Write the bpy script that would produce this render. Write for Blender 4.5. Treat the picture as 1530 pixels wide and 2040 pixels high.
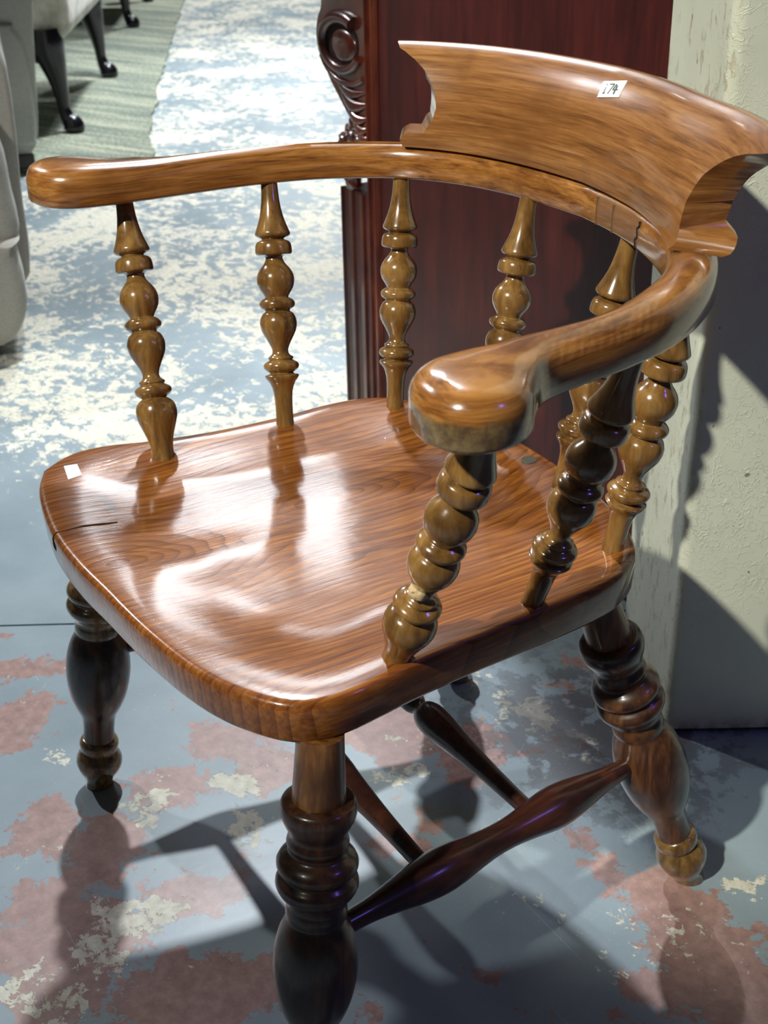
import bpy, bmesh, math, random
from mathutils import Vector, Matrix, noise
random.seed(4)
for o in list(bpy.data.objects): bpy.data.objects.remove(o)
SC = bpy.context.scene
COL = SC.collection

# ------------------------------------------------------------------ camera
cam = bpy.data.cameras.new('camera'); camo = bpy.data.objects.new('camera', cam); COL.objects.link(camo)
Rr = Vector((0.51470762, 0.85718234, -0.01773393)); Ru = Vector((-0.39247903, 0.25395861, 0.88400523)); Rf = Vector((-0.76225736, 0.44804403, -0.46714052))
camo.matrix_world = Matrix(((Rr.x, Ru.x, -Rf.x, 1.03159), (Rr.y, Ru.y, -Rf.y, -0.57190), (Rr.z, Ru.z, -Rf.z, 1.06020), (0, 0, 0, 1)))
cam.sensor_fit = 'HORIZONTAL'; cam.sensor_width = 36; cam.lens = 2673.0 * 36 / 1530
cam.clip_start = 0.02; cam.clip_end = 60
cam.dof.use_dof = True; cam.dof.focus_distance = 1.25; cam.dof.aperture_fstop = 16
SC.camera = camo

# ------------------------------------------------------------------ world and lights
w = bpy.data.worlds.new('world'); SC.world = w; w.use_nodes = True
w.node_tree.nodes['Background'].inputs[0].default_value = (0.60, 0.65, 0.76, 1)
w.node_tree.nodes['Background'].inputs[1].default_value = 0.045

def light(name, kind, loc, target, energy, color, size=0.1, size_y=None, spot=None, blend=0.3):
    l = bpy.data.lights.new(name, kind); o = bpy.data.objects.new(name, l); COL.objects.link(o)
    l.energy = energy; l.color = color; o.location = loc
    d = Vector(target) - Vector(loc)
    o.rotation_euler = d.to_track_quat('-Z', 'Y').to_euler()
    if kind == 'AREA':
        l.size = size
        if size_y: l.shape = 'RECTANGLE'; l.size_y = size_y
    else:
        l.shadow_soft_size = size
    if kind == 'SPOT':
        l.spot_size = math.radians(spot); l.spot_blend = blend
    return o
def direction(az, el):
    a, e = math.radians(az), math.radians(el)
    return Vector((math.cos(a) * math.cos(e), math.sin(a) * math.cos(e), math.sin(e)))
CH = Vector((0, 0, 0.4))
light('track_spot_front', 'SPOT', CH + Vector((0.2, 0.1, 0.1)) + direction(-73, 42) * 6.0, (-0.33, 1.58, 0.0), 1950, (1.0, 0.975, 0.84), 0.09, spot=17, blend=0.15)
light('spot_behind', 'SPOT', Vector((0, 0, 0.2)) + direction(157, 51) * 3.6, (-0.2, -0.1, 0.2), 430, (0.90, 0.95, 1.0), 0.06, spot=70, blend=0.6)
light('spot_left', 'SPOT', Vector((0, 0, 0.2)) + direction(196, 38) * 5.0, (0.1, 0, 0.2), 330, (0.95, 0.96, 1.0), 0.07, spot=40)
o = light('seat_glare_panel', 'AREA', (-5.0, 2.18, 3.3), (-5.0, 2.18, 0), 44, (0.92, 0.96, 1.0), 1.35, 0.95)  # added unseen panel, placed and sized for the glare on the seat
o.rotation_euler = (0, 0, math.radians(-30))
light('aisle_spot', 'SPOT', (-4.0, 1.9, 3.3), (-3.6, 1.8, 0), 720, (0.92, 0.96, 1.0), 0.15, spot=90, blend=0.8)
light('aisle_spot', 'SPOT', (-7.5, 4.0, 3.3), (-6.5, 3.4, 0), 650, (0.95, 0.97, 1.0), 0.15, spot=100, blend=0.8)
light('sofa_fill_spot', 'SPOT', (0.3, -2.6, 3.2), (-1.9, 0.1, 0.4), 330, (1.0, 0.97, 0.9), 0.1, spot=24, blend=0.6)  # fill added to brighten the sofa end, no lamp known there
light('violet_fill', 'AREA', (1.75, 1.05, 1.8), (0.2, 0.0, 0.2), 3.2, (0.28, 0.18, 1.0), 0.24, 0.24)  # violet light added for highlights on the turned wood, its source unseen

vs = SC.view_settings
vs.view_transform = 'Standard'; vs.look = 'None'; vs.gamma = 1.0; vs.use_curve_mapping = False
vs.exposure = 0.0

# ------------------------------------------------------------------ node helpers
class NT:
    def __init__(s, name):
        s.m = bpy.data.materials.new(name); s.m.use_nodes = True; s.t = s.m.node_tree; s.t.nodes.clear()
        s.out = s.t.nodes.new('ShaderNodeOutputMaterial'); s.b = s.t.nodes.new('ShaderNodeBsdfPrincipled')
        s.t.links.new(s.b.outputs[0], s.out.inputs[0])
        s.co = s.t.nodes.new('ShaderNodeTexCoord').outputs['Object']
    def set(s, sock, v):
        if isinstance(v, bpy.types.NodeSocket): s.t.links.new(v, sock)
        else:
            if isinstance(v, (tuple, list)) and len(v) == 3 and sock.type == 'RGBA': v = (*v, 1)
            sock.default_value = v
    def p(s, **k):
        for a, v in k.items(): s.set(s.b.inputs[a.replace('_', ' ')], v)
    def math(s, op, a, b=0.0, c=0.0, clamp=False):
        n = s.t.nodes.new('ShaderNodeMath'); n.operation = op; n.use_clamp = clamp
        s.set(n.inputs[0], a); s.set(n.inputs[1], b); s.set(n.inputs[2], c); return n.outputs[0]
    def mapping(s, scale=(1, 1, 1), loc=(0, 0, 0), rot=(0, 0, 0), co=None):
        n = s.t.nodes.new('ShaderNodeMapping'); s.t.links.new(co or s.co, n.inputs[0])
        n.inputs['Scale'].default_value = scale; n.inputs['Location'].default_value = loc; n.inputs['Rotation'].default_value = rot
        return n.outputs[0]
    def noise(s, co, scale=5, detail=4, rough=0.5, dist=0.0, color=False):
        n = s.t.nodes.new('ShaderNodeTexNoise'); s.t.links.new(co, n.inputs['Vector'])
        n.inputs['Scale'].default_value = scale; n.inputs['Detail'].default_value = detail
        n.inputs['Roughness'].default_value = rough; n.inputs['Distortion'].default_value = dist
        return n.outputs['Color'] if color else n.outputs['Fac']
    def ramp(s, fac, stops):
        n = s.t.nodes.new('ShaderNodeValToRGB'); s.t.links.new(fac, n.inputs[0])
        e = n.color_ramp.elements
        while len(e) < len(stops): e.new(0.5)
        for x, (pos, c) in zip(e, stops):
            x.position = pos; x.color = (*c, 1) if len(c) == 3 else c
        return n.outputs[0]
    def step(s, v, a, b):
        n = s.t.nodes.new('ShaderNodeMapRange'); n.interpolation_type = 'SMOOTHSTEP'
        s.set(n.inputs[0], v); n.inputs[1].default_value = a; n.inputs[2].default_value = b
        return n.outputs[0]
    def mix(s, f, a, b, mode='MIX'):
        n = s.t.nodes.new('ShaderNodeMix'); n.data_type = 'RGBA'; n.blend_type = mode
        s.set(n.inputs[0], f); s.set(n.inputs[6], a); s.set(n.inputs[7], b); return n.outputs[2]
    def vmath(s, op, a, b):
        n = s.t.nodes.new('ShaderNodeVectorMath'); n.operation = op
        s.set(n.inputs[0], a); s.set(n.inputs[1], b); return n.outputs['Value'] if op in ('DISTANCE', 'DOT_PRODUCT', 'LENGTH') else n.outputs[0]
    def sep(s, co=None):
        n = s.t.nodes.new('ShaderNodeSeparateXYZ'); s.t.links.new(co or s.co, n.inputs[0]); return n.outputs
    def bump(s, h, strength=0.2, dist=0.002):
        n = s.t.nodes.new('ShaderNodeBump'); s.set(n.inputs['Height'], h)
        n.inputs['Strength'].default_value = strength; n.inputs['Distance'].default_value = dist
        s.t.links.new(n.outputs[0], s.b.inputs['Normal']); return n.outputs[0]

def wood(name, c_dark, c_mid, c_light, gscale=(6, 60, 60), rough=0.28, coat=0.8, coat_rough=0.1, streak=1.0, patina=0.35, worn=None, spec=0.5, bumps=0.15):
    m = NT(name)
    wob = m.noise(m.co, 7, 2, 0.5, color=True)
    cc = m.vmath('ADD', m.co, m.vmath('SCALE', wob, (0, 0, 0)))
    g = m.mapping(gscale)
    n1 = m.noise(g, 1.0, 5, 0.62, 0.6)
    n2 = m.noise(m.mapping(tuple(x * 4 for x in gscale)), 1.0, 3, 0.6)
    v = m.math('ADD', m.math('MULTIPLY', n1, 0.75), m.math('MULTIPLY', n2, 0.25))
    base = m.ramp(v, [(0.36, c_dark), (0.5, c_mid), (0.64, c_light)])
    big = m.noise(m.co, 9, 4, 0.6)
    base = m.mix(m.math('MULTIPLY', m.step(big, 0.5, 0.68), patina), base, c_dark)
    if worn:
        wn = m.noise(m.co, 22, 6, 0.65)
        base = m.mix(m.math('MULTIPLY', m.step(wn, 0.56, 0.66), worn[1]), base, worn[0])
    m.p(Base_Color=base, Roughness=rough, Coat_Weight=coat, Coat_Roughness=coat_rough)
    m.set(m.b.inputs['Specular IOR Level'], spec)
    m.bump(v, bumps, 0.0006)
    return m

arm_wood = wood('honey_beech', (0.11, 0.038, 0.008), (0.27, 0.107, 0.022), (0.40, 0.185, 0.048), (5, 18, 90), 0.24, 0.9, 0.10, patina=0.5)
# repaired blocks on the inner back of the rail keep a greyer brown
spin_wood = wood('olive_beech', (0.07, 0.034, 0.009), (0.165, 0.082, 0.021), (0.27, 0.15, 0.045), (45, 45, 9), 0.2, 0.9, 0.07, patina=0.6)
leg_wood = wood('dark_stained_beech', (0.016, 0.007, 0.004), (0.055, 0.021, 0.010), (0.13, 0.052, 0.018), (60, 60, 9), 0.33, 0.5, 0.14, patina=0.6, worn=((0.12, 0.055, 0.018), 0.5))
neck_wood = wood('bare_stained_neck', (0.05, 0.018, 0.006), (0.15, 0.06, 0.015), (0.26, 0.12, 0.035), (70, 70, 8), 0.35, 0.5, 0.15, patina=0.8)
pale_ring = wood('worn_lit_olive_beech', (0.07, 0.036, 0.010), (0.17, 0.095, 0.028), (0.30, 0.19, 0.07), (50, 50, 10), 0.22, 0.9, 0.1, patina=0.8)  # wood of the feet, and of one leg's rings coloured as if lit
stretch_wood = wood('red_brown_stretcher', (0.016, 0.006, 0.004), (0.05, 0.015, 0.009), (0.10, 0.031, 0.014), (40, 9, 40), 0.33, 0.6, 0.16, patina=0.5)

KNOT = (-0.033, -0.234); STAIN = (-0.158, -0.200)
def seat_material():
    m = NT('elm_seat')
    def oval(cx, cy, sy):
        return m.vmath('LENGTH', m.mapping((1, sy, 0), (-cx, -cy * sy, 0)), (0, 0, 0))
    s_ = m.sep(); x = s_[0]
    warp = m.noise(m.mapping((6.5, 2.6, 0)), 1, 3, 0.5)
    warp2 = m.noise(m.mapping((26, 9, 0)), 1, 3, 0.55)
    # growth rings: a knot near the front edge, a cathedral figure in the middle, straight grain towards the near side
    knot = oval(*KNOT, 0.50); cath = oval(-0.055, 0.02, 0.38)
    fld = m.math('SMOOTH_MIN', knot, m.math('ADD', cath, 0.015), 0.03)
    straight = m.math('ABSOLUTE', m.math('ADD', x, 0.05))
    k = m.step(x, 0.03, 0.12)
    fld = m.math('ADD', m.math('MULTIPLY', fld, m.math('SUBTRACT', 1.0, k)), m.math('MULTIPLY', straight, k))
    fld = m.math('ADD', fld, m.math('ADD', m.math('MULTIPLY', warp, 0.06), m.math('MULTIPLY', warp2, 0.012)))
    tt = m.math('MULTIPLY', fld, 115)
    saw = m.math('FRACT', tt)
    ring = m.math('POWER', saw, 3.0)                       # dark late-wood line at the end of every ring
    pores = m.noise(m.mapping((420, 16, 300)), 1, 4, 0.7)
    fib = m.noise(m.mapping((120, 5, 90)), 1, 4, 0.6)
    v = m.math('ADD', m.math('MULTIPLY', fib, 0.55), m.math('MULTIPLY', pores, 0.45))
    v = m.math('SUBTRACT', v, m.math('MULTIPLY', m.math('SUBTRACT', ring, 0.25), m.math('MULTIPLY', m.math('ADD', pores, 0.1), 0.26)))
    base = m.ramp(v, [(0.28, (0.060, 0.016, 0.004)), (0.48, (0.19, 0.058, 0.010)), (0.68, (0.36, 0.135, 0.023))])
    big = m.noise(m.co, 5, 3, 0.6)
    base = m.mix(m.math('MULTIPLY', m.step(big, 0.48, 0.7), 0.4), base, (0.12, 0.036, 0.008))
    st = m.vmath('LENGTH', m.mapping((0.55, 1.5, 0), (-STAIN[0] * 0.55, -STAIN[1] * 1.5, 0)), (0, 0, 0))
    stain = m.math('MULTIPLY', m.step(m.math('ADD', st, m.math('MULTIPLY', m.noise(m.co, 60, 4, 0.6), 0.02)), 0.028, 0.012), 0.65)
    base = m.mix(stain, base, (0.04, 0.016, 0.010))
    m.set(m.b.inputs['Specular IOR Level'], 0.22)
    m.p(Base_Color=base, Roughness=0.3, Coat_Weight=0.9, Coat_Roughness=m.math('MULTIPLY_ADD', m.noise(m.co, 16, 3, 0.6), 0.12, 0.03))
    m.bump(m.math('ADD', v, m.math('MULTIPLY', m.noise(m.co, 30, 2, 0.5), 0.5)), 0.55, 0.0009)
    cn = m.t.nodes.new('ShaderNodeBump'); cn.inputs['Strength'].default_value = 0.16; cn.inputs['Distance'].default_value = 0.0006
    m.set(cn.inputs['Height'], m.math('ADD', v, m.math('MULTIPLY', m.noise(m.co, 24, 2, 0.5), 1.2)))
    m.t.links.new(cn.outputs[0], m.b.inputs['Coat Normal'])
    return m
seat_wood = seat_material()

def plain(name, col, rough=0.5, metal=0.0, **k):
    m = NT(name)
    n = m.noise(m.co, 30, 4, 0.6)
    c2 = tuple(x * 0.75 for x in col)
    m.p(Base_Color=m.ramp(n, [(0.35, c2), (0.65, col)]), Roughness=rough, Metallic=metal, **k)
    return m
crack_mat = plain('dark_crack', (0.012, 0.007, 0.004), 0.9)
joint_mat = plain('pale_joint_line', (0.16, 0.10, 0.05), 0.6)
paper = plain('white_paper', (0.85, 0.86, 0.85), 0.6)
ink = plain('green_black_ink', (0.02, 0.05, 0.04), 0.5)
raw_wood = plain('raw_split_wood', (0.55, 0.40, 0.22), 0.8)
plug_mat = plain('dull_grey_plug', (0.10, 0.10, 0.08), 0.5)
worn_mat = wood('worn_grey_end_grain', (0.07, 0.04, 0.018), (0.17, 0.105, 0.04), (0.29, 0.20, 0.09), (30, 30, 50), 0.35, 0.6, 0.2, patina=0.9)

# floor
P0 = (-0.665, -0.156)   # a point on the slab joint
NX, NY = 0.866, -0.5
def floor_material():
    m = NT('worn_painted_concrete')
    s = m.sep()
    d = m.math('ADD', m.math('MULTIPLY', s[0], NX), m.math('MULTIPLY', s[1], NY))
    d = m.math('SUBTRACT', d, P0[0] * NX + P0[1] * NY)           # > 0 : slab under the chair
    near = m.step(d, -0.004, 0.004)
    def blobs(lst, seed):
        wv = m.noise(m.mapping((1, 1, 0), (seed, seed, 0)), 22, 7, 0.7, color=True)
        wv2 = m.noise(m.mapping((1, 1, 0), (seed + 7, seed, 0)), 55, 4, 0.7, color=True)
        c = m.vmath('ADD', m.co, m.vmath('MULTIPLY', m.vmath('SUBTRACT', wv, (0.5, 0.5, 0.5)), (0.16, 0.16, 0.0)))
        c = m.vmath('ADD', c, m.vmath('MULTIPLY', m.vmath('SUBTRACT', wv2, (0.5, 0.5, 0.5)), (0.05, 0.05, 0.0)))
        acc = None
        for (x, y, rx, ry, rot, wgt) in lst:
            n = m.t.nodes.new('ShaderNodeMapping'); n.vector_type = 'TEXTURE'; m.t.links.new(c, n.inputs[0])
            n.inputs['Location'].default_value = (x, y, 0); n.inputs['Rotation'].default_value = (0, 0, math.radians(rot)); n.inputs['Scale'].default_value = (rx, ry, 1e3)
            L = m.vmath('LENGTH', n.outputs[0], (0, 0, 0))
            v = m.math('MULTIPLY', m.math('SUBTRACT', 1.0, L), wgt)
            acc = v if acc is None else m.math('MAXIMUM', acc, v)
        return acc
    # base coat
    tone = m.noise(m.co, 3.1, 5, 0.6)
    grey = m.ramp(tone, [(0.3, (0.185, 0.245, 0.275)), (0.7, (0.30, 0.375, 0.405))])
    # red primer
    red_n = m.noise(m.mapping((1, 1, 0), (3.3, 1.7, 0)), 9, 8, 0.66)
    rb = blobs(RED, 2.0)
    redf = m.math('MAXIMUM', m.step(rb, 0.0, 0.06), m.step(red_n, 0.615, 0.63))
    redf = m.math('MULTIPLY', redf, near)
    redc = m.ramp(m.noise(m.co, 60, 5, 0.65), [(0.3, (0.25, 0.135, 0.11)), (0.7, (0.44, 0.26, 0.215))])
    col = m.mix(m.math('MULTIPLY', redf, 0.92), grey, redc)
    # cream flakes : bare screed showing where the paint has lifted
    fl = m.noise(m.mapping((1.0, 1.35, 0), (0, 0, 0), (0, 0, math.radians(58))), 24, 10, 0.76, 0.4)
    fl2 = m.noise(m.mapping((1.0, 1.15, 0), (4, 2, 0)), 62, 8, 0.74, 0.6)
    fl = m.math('ADD', m.math('MULTIPLY', fl, m.math('SUBTRACT', 1.0, m.math('MULTIPLY', near, 0.65))), m.math('MULTIPLY', fl2, m.math('MULTIPLY', near, 0.65)))
    dens = m.noise(m.mapping((1, 1, 0), (11, 5, 0)), 3.4, 4, 0.6)
    cb = blobs(CREAM, 5.0)
    cbn = m.step(cb, -0.5, 0.5)
    far_amount = m.math('MULTIPLY', m.math('SUBTRACT', 1.0, near), m.step(d, -0.15, -0.75))
    bias = m.math('ADD', m.math('MULTIPLY', cbn, 0.20), m.math('MULTIPLY', far_amount, 0.165))
    bias = m.math('ADD', bias, m.math('MULTIPLY', m.math('SUBTRACT', dens, 0.5), 0.6))
    v = m.math('ADD', fl, bias)
    flake = m.step(v, 0.66, 0.685)
    creamc = m.ramp(m.noise(m.co, 90, 4, 0.6), [(0.3, (0.50, 0.48, 0.37)), (0.7, (0.74, 0.72, 0.60))])
    col = m.mix(flake, col, creamc)
    # dark grime by the pillar
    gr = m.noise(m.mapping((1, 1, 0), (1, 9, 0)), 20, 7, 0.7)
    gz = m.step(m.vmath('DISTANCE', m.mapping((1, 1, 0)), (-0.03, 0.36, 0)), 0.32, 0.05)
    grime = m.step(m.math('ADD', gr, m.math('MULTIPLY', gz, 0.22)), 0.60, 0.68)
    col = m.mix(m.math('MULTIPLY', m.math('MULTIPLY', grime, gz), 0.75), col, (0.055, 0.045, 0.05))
    # fine scratches
    sc = m.noise(m.mapping((4, 220, 0), (0, 0, 0), (0, 0, 0.6)), 1, 2, 0.5)
    scf = m.math('MULTIPLY', m.step(sc, 0.73, 0.76), 0.35)
    col = m.mix(scf, col, (0.6, 0.62, 0.62))
    dust = m.noise(m.co, 260, 2, 0.5)
    col = m.mix(m.math('MULTIPLY', m.step(dust, 0.62, 0.75), 0.15), col, (0.7, 0.7, 0.66))
    rough = m.math('MULTIPLY_ADD', flake, 0.25, 0.30)
    rough = m.math('ADD', rough, m.math('MULTIPLY', m.noise(m.co, 12, 4, 0.6), 0.12))
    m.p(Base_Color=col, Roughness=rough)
    h = m.math('ADD', m.math('MULTIPLY', flake, -0.6), m.math('MULTIPLY', m.noise(m.co, 45, 5, 0.6), 0.35))
    m.bump(h, 0.35, 0.0015)
    return m
RED = [(-0.45, -0.262, 0.044, 0.062, 60, 1), (-0.271, -0.049, 0.062, 0.044, 60, 1), (-0.224, -0.151, 0.062, 0.037, 60, 1), (-0.156, -0.26, 0.050, 0.062, 60, 1), (-0.241, -0.298, 0.037, 0.062, 60, 1), (-0.568, -0.211, 0.075, 0.025, 60, 1), (-0.19, -0.025, 0.044, 0.050, 60, 1), (-0.11, -0.336, 0.050, 0.050, 60, 1), (-0.036, -0.189, 0.056, 0.037, 60, 1), (-0.038, -0.304, 0.062, 0.050, 60, 1), (0.087, -0.271, 0.062, 0.056, 60, 1), (0.006, -0.364, 0.056, 0.050, 60, 1), (0.27, 0.23, 0.056, 0.050, 60, 1), (0.332, 0.236, 0.050, 0.050, 60, 1), (0.222, 0.237, 0.037, 0.031, 60, 1), (0.174, 0.205, 0.027, 0.022, 60, 1), (-0.18, 0.145, 0.062, 0.075, 60, 1), (-0.229, 0.128, 0.062, 0.050, 60, 1), (-0.081, 0.203, 0.050, 0.062, 60, 1), (0.003, 0.089, 0.022, 0.025, 60, 1), (0.014, 0.027, 0.035, 0.025, 60, 1), (0.124, 0.217, 0.025, 0.019, 60, 1), (0.391, 0.206, 0.050, 0.062, 60, 1), (0.333, 0.16, 0.037, 0.037, 60, 1), (-0.059, -0.391, 0.037, 0.037, 60, 1), (0.104, -0.207, 0.062, 0.050, 60, 1)]
CREAM = [(-0.352, -0.235, 0.022, 0.02, 0, 1.5), (-0.207, -0.309, 0.012, 0.045, 0, 1.8), (-0.201, -0.347, 0.012, 0.03, 0, 1.6), (-0.177, -0.197, 0.025, 0.02, 0, 1.2), (-0.109, -0.105, 0.022, 0.025, 0, 1.3), (-0.187, -0.074, 0.025, 0.02, 0, 1.1), (-0.034, -0.243, 0.022, 0.022, 0, 1.1), (-0.011, -0.314, 0.035, 0.03, 0, 1.3), (0.02, -0.379, 0.045, 0.03, 0, 1.4), (-0.013, -0.394, 0.03, 0.03, 0, 1.3), (-0.05, -0.283, 0.03, 0.03, 0, 1.0), (-0.231, 0.297, 0.05, 0.04, 0, 1.2), (-0.148, 0.297, 0.05, 0.03, 0, 1.3), (-0.095, 0.108, 0.03, 0.03, 0, 1.2), (-0.148, 0.156, 0.04, 0.025, 0, 1.1), (-0.023, 0.333, 0.04, 0.02, 0, 1.0), (-0.109, 0.318, 0.05, 0.02, 0, 1.2), (-0.216, -0.174, 0.02, 0.03, 0, 1.1), (0.271, 0.331, 0.015, 0.02, 0, 0.9), (0.055, 0.139, 0.02, 0.02, 0, 0.7)]
floor_mat = floor_material()

def pillar_material():
    m = NT('gloss_cream_wall_paint')
    n = m.noise(m.co, 5, 4, 0.6)
    col = m.ramp(n, [(0.3, (0.50, 0.52, 0.42)), (0.7, (0.60, 0.62, 0.51))])
    s = m.sep()
    dirt = m.math('MULTIPLY', m.step(s[2], 0.03, 0.0), m.step(m.noise(m.co, 40, 4, 0.6), 0.35, 0.6))
    col = m.mix(m.math('MULTIPLY', dirt, 0.8), col, (0.16, 0.10, 0.05))
    dd = m.math('ABSOLUTE', m.math('ADD', m.math('MULTIPLY', m.math('SUBTRACT', s[0], 0.016), 0.5), m.math('MULTIPLY', m.math('SUBTRACT', s[1], 0.434), 0.866)))
    edge = m.step(dd, 0.012, 0.002)
    chip = m.math('MULTIPLY', m.step(m.noise(m.mapping((1, 1, 0.5)), 60, 5, 0.7), 0.56, 0.62), edge)
    col = m.mix(m.math('MULTIPLY', chip, 0.6), col, (0.30, 0.24, 0.15))
    spk = m.step(m.noise(m.co, 45, 2, 0.4), 0.745, 0.76)
    col = m.mix(m.math('MULTIPLY', spk, 0.7), col, (0.06, 0.045, 0.03))
    m.p(Base_Color=col, Roughness=0.42)
    f = m.noise(m.co, 55, 3, 0.5, 1.5)
    ridges = m.step(m.math('ABSOLUTE', m.math('SUBTRACT', f, 0.5)), 0.035, 0.0)
    zone = m.step(m.noise(m.co, 4.2, 2, 0.5), 0.42, 0.58)
    h = m.math('ADD', m.math('MULTIPLY', ridges, zone), m.math('MULTIPLY', m.noise(m.co, 7, 3, 0.5), 1.2))
    m.bump(h, 0.35, 0.003)
    return m
pillar_mat = pillar_material()

mahog = wood('red_mahogany_gloss', (0.022, 0.002, 0.0015), (0.042, 0.004, 0.003), (0.062, 0.008, 0.005), (30, 30, 4), 0.5, 0.12, 0.3, patina=0.4, bumps=0.05, spec=0.3)
mahog_l = wood('carved_mahogany', (0.04, 0.007, 0.004), (0.085, 0.016, 0.008), (0.14, 0.032, 0.014), (20, 20, 6), 0.28, 0.7, 0.12, patina=0.5)

def fabric(name, c1, c2, scale=350, rough=0.85, patch=0.0):
    m = NT(name)
    n = m.noise(m.co, scale, 3, 0.6)
    col = m.ramp(n, [(0.3, c1), (0.7, c2)])
    if patch:
        col = m.mix(m.math('MULTIPLY', m.step(m.noise(m.co, 7, 5, 0.6), 0.45, 0.62), patch), col, tuple(x * 0.45 for x in c1))
    m.p(Base_Color=col, Roughness=rough, Sheen_Weight=0.3)
    m.bump(m.math('ADD', m.math('MULTIPLY', n, 0.3), m.noise(m.co, 6, 2, 0.5)), 0.25, 0.004)
    return m
suede = fabric('beige_suede', (0.34, 0.325, 0.285), (0.42, 0.405, 0.36), 200)
suede_g = fabric('grey_beige_hide', (0.38, 0.39, 0.34), (0.45, 0.46, 0.405), 90, 0.55)
velvet = fabric('crushed_cream_velvet', (0.50, 0.46, 0.38), (0.66, 0.63, 0.55), 40, 0.6, 0.75)
black_lac = plain('black_lacquer', (0.004, 0.004, 0.006), 0.25, Coat_Weight=0.15, Coat_Roughness=0.08)
nail_mat = plain('dark_nail_heads', (0.03, 0.025, 0.02), 0.3, 0.6)
black_plastic = plain('black_plastic', (0.012, 0.012, 0.012), 0.4)
def rug_material():
    m = NT('green_flatweave')
    s = m.mapping((1, 1, 1), (0, 0, 0), (0, 0, math.radians(-28)))
    row = m.noise(m.mapping((2, 30, 1), co=s), 1, 4, 0.6)
    big = m.noise(m.mapping((0.7, 6, 1), co=s), 1, 3, 0.6)
    fine = m.noise(m.mapping((110, 70, 1), co=s), 1, 2, 0.6)
    v = m.math('ADD', m.math('ADD', m.math('MULTIPLY', row, 0.35), m.math('MULTIPLY', big, 0.25)), m.math('MULTIPLY', fine, 0.4))
    m.p(Base_Color=m.ramp(v, [(0.38, (0.06, 0.085, 0.075)), (0.48, (0.15, 0.185, 0.15)), (0.58, (0.40, 0.41, 0.30))]), Roughness=0.95)
    m.bump(v, 0.6, 0.006)
    return m
rug_mat = rug_material()

# ------------------------------------------------------------------ mesh helpers
def link(name, bm, mat, parent=None, sharp=40, smooth=True):
    me = bpy.data.meshes.new(name)
    bmesh.ops.recalc_face_normals(bm, faces=bm.faces)
    for f in bm.faces: f.smooth = smooth
    bm.to_mesh(me); bm.free()
    if smooth: me.set_sharp_from_angle(angle=math.radians(sharp))
    for mm in (mat if isinstance(mat, list) else [mat]): me.materials.append(mm.m)
    o = bpy.data.objects.new(name, me); COL.objects.link(o)
    if parent: o.parent = parent; o.matrix_parent_inverse = parent.matrix_world.inverted()
    return o
def thing(name, loc, label, cat, group=None):
    o = bpy.data.objects.new(name, None); COL.objects.link(o); o.location = loc
    o.empty_display_size = 0.05
    o['label'] = label; o['category'] = cat
    if group: o['group'] = group
    bpy.context.view_layer.update()
    return o
def lerp(a, b, t): return a + (b - a) * t
def catmull(pts, n):
    pts = [Vector(p) for p in pts]; out = []
    P = [pts[0] * 2 - pts[1]] + pts + [pts[-1] * 2 - pts[-2]]
    for i in range(1, len(P) - 2):
        for k in range(n):
            t = k / n
            out.append(0.5 * ((2 * P[i]) + (P[i + 1] - P[i - 1]) * t + (2 * P[i - 1] - 5 * P[i] + 4 * P[i + 1] - P[i + 2]) * t * t + (3 * P[i] - P[i - 1] - 3 * P[i + 1] + P[i + 2]) * t ** 3))
    out.append(P[-2]); return out
def resample(pl, n):
    L = [0]
    for a, b in zip(pl, pl[1:]): L.append(L[-1] + (b - a).length)
    out = []; j = 0
    for i in range(n):
        s = L[-1] * i / (n - 1)
        while j < len(pl) - 2 and L[j + 1] < s: j += 1
        t = (s - L[j]) / max(1e-9, L[j + 1] - L[j]); out.append(lerp(pl[j], pl[j + 1], min(1, t)))
    return out
def frame(d):
    d = d.normalized(); a = Vector((0, 1, 0)) if abs(d.y) < 0.8 else Vector((1, 0, 0))
    u = d.cross(a).normalized(); v = d.cross(u).normalized(); return u, v
def lathe(bm, p0, p1, prof, seg=40, wob=0.0, cap=True, sm=2):
    """turned part: prof = [(t, r)] along p0 -> p1 (t in 0..1)"""
    p0, p1 = Vector(p0), Vector(p1); ax = p1 - p0; u, v = frame(ax)
    pts = catmull([(t, r, 0) for t, r in prof], sm)
    rings = []
    for q in pts:
        c = p0 + ax * q.x; r = max(q.y, 0.0005)
        rings.append([bm.verts.new(c + (u * math.cos(2 * math.pi * k / seg) + v * math.sin(2 * math.pi * k / seg)) * r) for k in range(seg)])
    for a, b in zip(rings, rings[1:]):
        for k in range(seg): bm.faces.new((a[k], a[(k + 1) % seg], b[(k + 1) % seg], b[k]))
    if cap: bm.faces.new(rings[0][::-1]); bm.faces.new(rings[-1])
    return rings
def tube(bm, pts, radii, seg=14, squash=1.0):
    pts = [Vector(p) for p in pts]; rings = []; pu = None
    for i, p in enumerate(pts):
        d = (pts[min(i + 1, len(pts) - 1)] - pts[max(i - 1, 0)]).normalized()
        if pu is None: u, v = frame(d)
        else:
            u = (pu - d * pu.dot(d)).normalized(); v = d.cross(u)
        pu = u; r = radii[i]
        rings.append([bm.verts.new(p + (u * math.cos(2 * math.pi * k / seg) + v * math.sin(2 * math.pi * k / seg) * squash) * r) for k in range(seg)])
    for a, b in zip(rings, rings[1:]):
        for k in range(seg): bm.faces.new((a[k], a[(k + 1) % seg], b[(k + 1) % seg], b[k]))
    bm.faces.new(rings[0][::-1]); bm.faces.new(rings[-1])
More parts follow.
